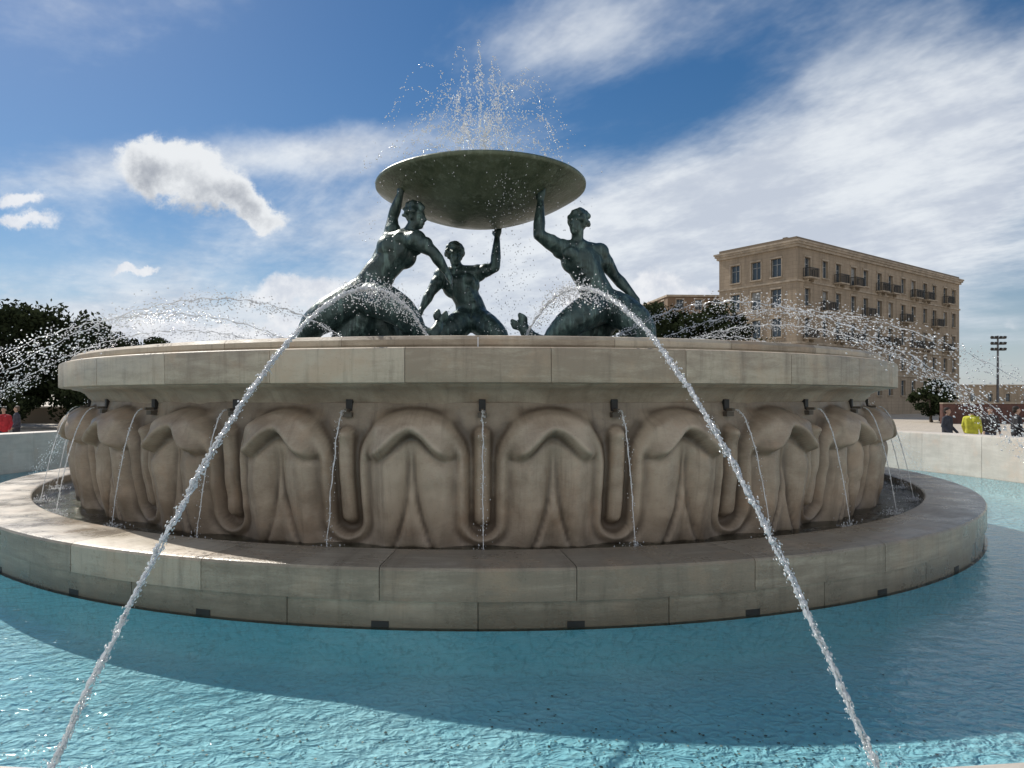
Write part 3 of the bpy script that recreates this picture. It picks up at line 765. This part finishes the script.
mast=empty('floodlight_mast',(53.3,54,.08)); V=[];F=[]
tube([Vector((0,0,0)),Vector((0,0,4)),Vector((0,0,8.5))],[.14,.11,.08],V,F,10)
for zz in(7.0,7.6,8.2): tube([Vector((-.7,0,zz)),Vector((.7,0,zz))],[.04,.04],V,F,6)
mesh_obj('pole',V,F,M_STEEL,mast)
V=[];F=[]
for zz in(7.0,7.6,8.2):
    for x in(-.65,-.25,.25,.65):
        a=Vector((0,-.9,-.45)).normalized();b=Vector((1,0,0));c=a.cross(b)
        add_box(V,F,Vector((x,-.1,zz+.12)),b,a,c,.12,.09,.12)
mesh_obj('floodlight_heads',V,F,M_RAIL,mast,None,None,False)

# ------------------------------------------------------------------ people
def person(name,loc,yaw,coat,pants,hairc,skin=(.42,.27,.2),k=1.0,arm=0.1,step=.12):
    par=empty(name,(loc[0],loc[1],.08),yaw); par.scale=(k,k,k)
    mc=simple(name+'_coat',coat,.8,0,.15,6);mp=simple(name+'_trousers',pants,.85,0,.15,6);ms=simple(name+'_skin',skin,.5,0,.05,5);mh=simple(name+'_hair',hairc,.6,0,.2,20);msh=simple(name+'_shoes',(.03,.03,.03),.5)
    B=Body()
    B.cap((-.06,0,.98),.14,(-.07,0,1.15),.135);B.cap((.06,0,.98),.14,(.07,0,1.15),.135);B.cap((-.09,0,1.15),.13,(-.10,0,1.34),.12);B.cap((.09,0,1.15),.13,(.10,0,1.34),.12)
    B.cap((-.15,0,1.40),.075,(.15,0,1.40),.075);B.cap((0,0,1.38),.09,(0,0,1.47),.065)
    B.cap((-.07,0,.90),.135,(.07,0,.90),.135)
    for q in(-1,1): B.chain([(q*.19,0,1.39),(q*.25,.02,1.12),(q*.24,-.10-arm,.90)],[.072,.058,.044])
    B.build('coat',mc,.018,par,2)
    B=Body()
    for q in(-1,1): B.chain([(q*.09,0,.92),(q*.10,-.02+q*step*.5,.50),(q*.10,q*step,.10)],[.115,.075,.055])
    B.build('trousers',mp,.018,par,2)
    B=Body()
    for q in(-1,1): B.cap((q*.10,q*step+.03,.045),.045,(q*.10,q*step-.14,.035),.035)
    B.build('shoes',msh,.015,par,1)
    B=Body(); B.cap((0,0,1.44),.055,(0,-.01,1.55),.052); head(B,(0,-.01,1.64),(0,-1,0),.95,False)
    for q in(-1,1): hand(B,(q*.24,-.11-arm,.89),(0,-.4,-1),(-q,0,0),.95,1,.5)
    B.build('head_and_hands',ms,.009,par,1)
    B=Body(); B.ell((0,.02,1.70),(.085,.095,.085)); B.ell((0,.05,1.64),(.078,.065,.09))
    for i in range(14): a=i*2*pi/14; B.ell((.06*cos(a),.03+.06*sin(a),1.735),(.03,.03,.025),(0,0,0),8,6)
    B.build('hair',mh,.012,par,1)
person('person',(16.5,8.0),.5,(.03,.035,.05),(.03,.03,.04),(.02,.015,.01))
person('person.001',(17.5,8.2),2.4,(.55,.54,.05),(.03,.03,.05),(.03,.02,.012),arm=.2)
person('person.002',(18.75,9.0),-.4,(.05,.04,.04),(.05,.06,.10),(.05,.03,.02))
person('person.003',(18.3,7.2),1.2,(.02,.02,.025),(.02,.02,.025),(.02,.015,.01),k=1.03)
person('person.004',(-18.2,10.2),.3,(.40,.02,.03),(.03,.03,.05),(.03,.02,.01))
person('person.005',(-19.6,13),-.8,(.05,.05,.07),(.03,.03,.04),(.10,.07,.05))

# ------------------------------------------------------------------ sky
W=bpy.data.worlds.new('sky'); SC.world=W; W.use_nodes=True
W.cycles.sampling_method='NONE'
nt=NT(W.node_tree); nt.n.clear()
out=nt.n.new('ShaderNodeOutputWorld'); bg=nt.n.new('ShaderNodeBackground'); nt.l.new(bg.outputs[0],out.inputs[0]); bg.inputs[1].default_value=.13
sky=nt.n.new('ShaderNodeTexSky'); sky.sky_type='NISHITA'; sky.sun_disc=False; sky.sun_elevation=SUN_EL; sky.sun_rotation=-SUN_AZ
sky.air_density=1.0; sky.dust_density=.3; sky.ozone_density=2.5; sky.altitude=50
hs=nt.n.new('ShaderNodeHueSaturation'); hs.inputs['Saturation'].default_value=1.3; hs.inputs['Value'].default_value=.58; nt.l.new(sky.outputs[0],hs.inputs['Color'])
skyc=hs.outputs[0]
D=nt.coord('Generated'); o=nt.sep(D); x,y,z=o[0],o[1],o[2]
ym=nt.m('MAXIMUM',y,.03)
A=nt.m('DIVIDE',x,ym); Bv=nt.m('DIVIDE',z,ym)
zp=nt.add(nt.m('MAXIMUM',z,0.0),.16)
px_=nt.m('DIVIDE',x,zp); py_=nt.m('DIVIDE',y,zp)
dl=sqrt(.89**2+1.18**2); c_,s_=.89/dl,-1.18/dl
q1=nt.add(nt.mul(px_,c_),nt.mul(py_,s_)); q2=nt.add(nt.mul(px_,-s_),nt.mul(py_,c_))
f1=nt.noise(nt.xyz(nt.mul(q1,.9),nt.mul(q2,1.15),3.7),1.15,6,.62,.6); f2=nt.noise(nt.xyz(nt.mul(q1,1.4),nt.mul(q2,2.0),9.1),2.2,5,.65,0)
def gauss(px,py,rx,ry,amp=1.0,rot=0.0,AA=None,BB=None):
    AA=AA or A; BB=BB or Bv; a0=(px-478)/683; b0=(398-py)/683
    dx=nt.m('SUBTRACT',AA,a0); dy=nt.m('SUBTRACT',BB,b0); c,s=cos(rot),sin(rot)
    if rot:
        u_=nt.m('MULTIPLY_ADD',dx,c*683/rx,nt.mul(dy,s*683/rx)); v_=nt.m('MULTIPLY_ADD',dx,-s*683/ry,nt.mul(dy,c*683/ry))
    else: u_=nt.mul(dx,683/rx); v_=nt.mul(dy,683/ry)
    e=nt.m('POWER',2.71828,nt.mul(nt.m('MULTIPLY_ADD',u_,u_,nt.mul(v_,v_)),-1.0))
    return nt.mul(e,amp) if amp!=1 else e
wn=nt.sep(nt.noise(nt.xyz(A,Bv,1.0),9,6,.66,0,True))
wl=nt.sep(nt.noise(nt.xyz(A,nt.mul(Bv,1.7),4.0),3.6,5,.62,0,True))
cov=nt.add(gauss(880,160,350,105,.52,.38),gauss(780,245,300,75,.46,.15),gauss(560,255,180,55,.30,.1),
  gauss(120,168,170,28,.26,.08),gauss(330,150,110,26,.28,.1),gauss(330,235,200,55,.20),gauss(560,35,170,50,.26,.2),gauss(60,320,260,45,.20),gauss(430,335,600,46,.32),
  gauss(100,20,170,50,.06),gauss(390,60,100,40,-.08), gauss(690,90,90,35,-.10,.3))
back_fill=nt.sstep(y,.1,-.5,0.0,.28)  # extra cloud cover behind the camera, out of view, added for fill light
dens=nt.add(nt.mul(f1,.62),nt.mul(f2,.28),nt.mul(wl[0],.22),cov,back_fill,-.03)
ci=nt.mul(nt.sstep(dens,.56,1.0),.94)
cirrus_col=nt.mix(nt.sstep(nt.add(nt.mul(f2,.5),nt.mul(wl[1],.5)),.38,.6),(4.4,4.8,5.5),(6.4,6.7,7.0))
cirrus_col=nt.mix(nt.sstep(y,.1,-.4),cirrus_col,(9.3,9.0,8.5))  # unseen rear clouds made brighter and warmer to fill the shaded front
col=nt.mix(ci,skyc,cirrus_col)
haze=nt.sstep(z,0.0,.22,.55,0.0)
col=nt.mix(haze,col,(4.3,4.8,5.6))
def warp(c,i,k1): return nt.m('MULTIPLY_ADD',nt.m('SUBTRACT',wn[i],.5),k1,c)
AW=warp(A,0,.12); BW=warp(Bv,1,.10)
cu=nt.add(gauss(162,168,38,25,1.1,0,AW,BW),gauss(204,188,54,27,1.05,-.35,AW,BW),gauss(252,210,34,15,1,-.3,AW,BW))
sm_=nt.add(gauss(16,199,24,9,1,0,AW,BW),gauss(20,222,28,8,1,0,AW,BW),gauss(132,272,14,6,1.1,0,AW,BW),gauss(656,277,24,15,1.1,0,AW,BW),
  gauss(295,292,60,16,1.1,0,AW,BW),gauss(150,335,80,15,1,0,AW,BW),gauss(260,338,70,13,1,0,AW,BW),gauss(690,300,50,12,.8,0,AW,BW))
fieldm=nt.mul(gauss(400,315,800,42),nt.sstep(wl[2],.48,.64))
sm_=nt.m('MAXIMUM',sm_,nt.mul(fieldm,nt.sstep(wn[0],.3,.6,.6,1.1)))
# lit from above-left: shading follows height inside the cloud body
topl=nt.add(nt.mul(nt.m('SUBTRACT',Bv,(398-186)/683),-9.0),nt.mul(nt.m('SUBTRACT',A,(200-478)/683),-3.0))
shade=nt.sstep(nt.add(nt.mul(cu,.55),nt.mul(nt.m('SUBTRACT',wn[2],.5),2.0),topl),.15,1.05)
cucol=nt.mix(shade,(6.4,6.6,6.8),(2.9,3.15,3.6))
col=nt.mix(nt.sstep(cu,.22,.60),col,cucol)
smc=nt.mix(nt.sstep(wn[2],.4,.62),(6.8,6.9,7.1),(4.9,5.2,5.8))
col=nt.mix(nt.mul(nt.sstep(sm_,.2,.8),.9),col,smc)
nt.put(bg.inputs[0],col)

sun=bpy.data.lights.new('sun','SUN'); sun.energy=4.7; sun.angle=radians(.53); sun.color=(1,.94,.85)
so=bpy.data.objects.new('sun',sun); COL.objects.link(so)
sd=Vector((-sin(SUN_AZ)*cos(SUN_EL),cos(SUN_AZ)*cos(SUN_EL),sin(SUN_EL)))
so.rotation_euler=(-sd).to_track_quat('-Z','Y').to_euler()

cam=bpy.data.cameras.new('camera'); co=bpy.data.objects.new('camera',cam); COL.objects.link(co); SC.camera=co
cam.lens=24.0; cam.sensor_width=36; cam.clip_end=9000; cam.clip_start=.05
co.location=(0,-16,EYE); co.rotation_euler=(radians(90),0,0); cam.shift_x=.0332; cam.shift_y=.0137
SC.view_settings.view_transform='Standard'; SC.view_settings.look='None'; SC.view_settings.exposure=0
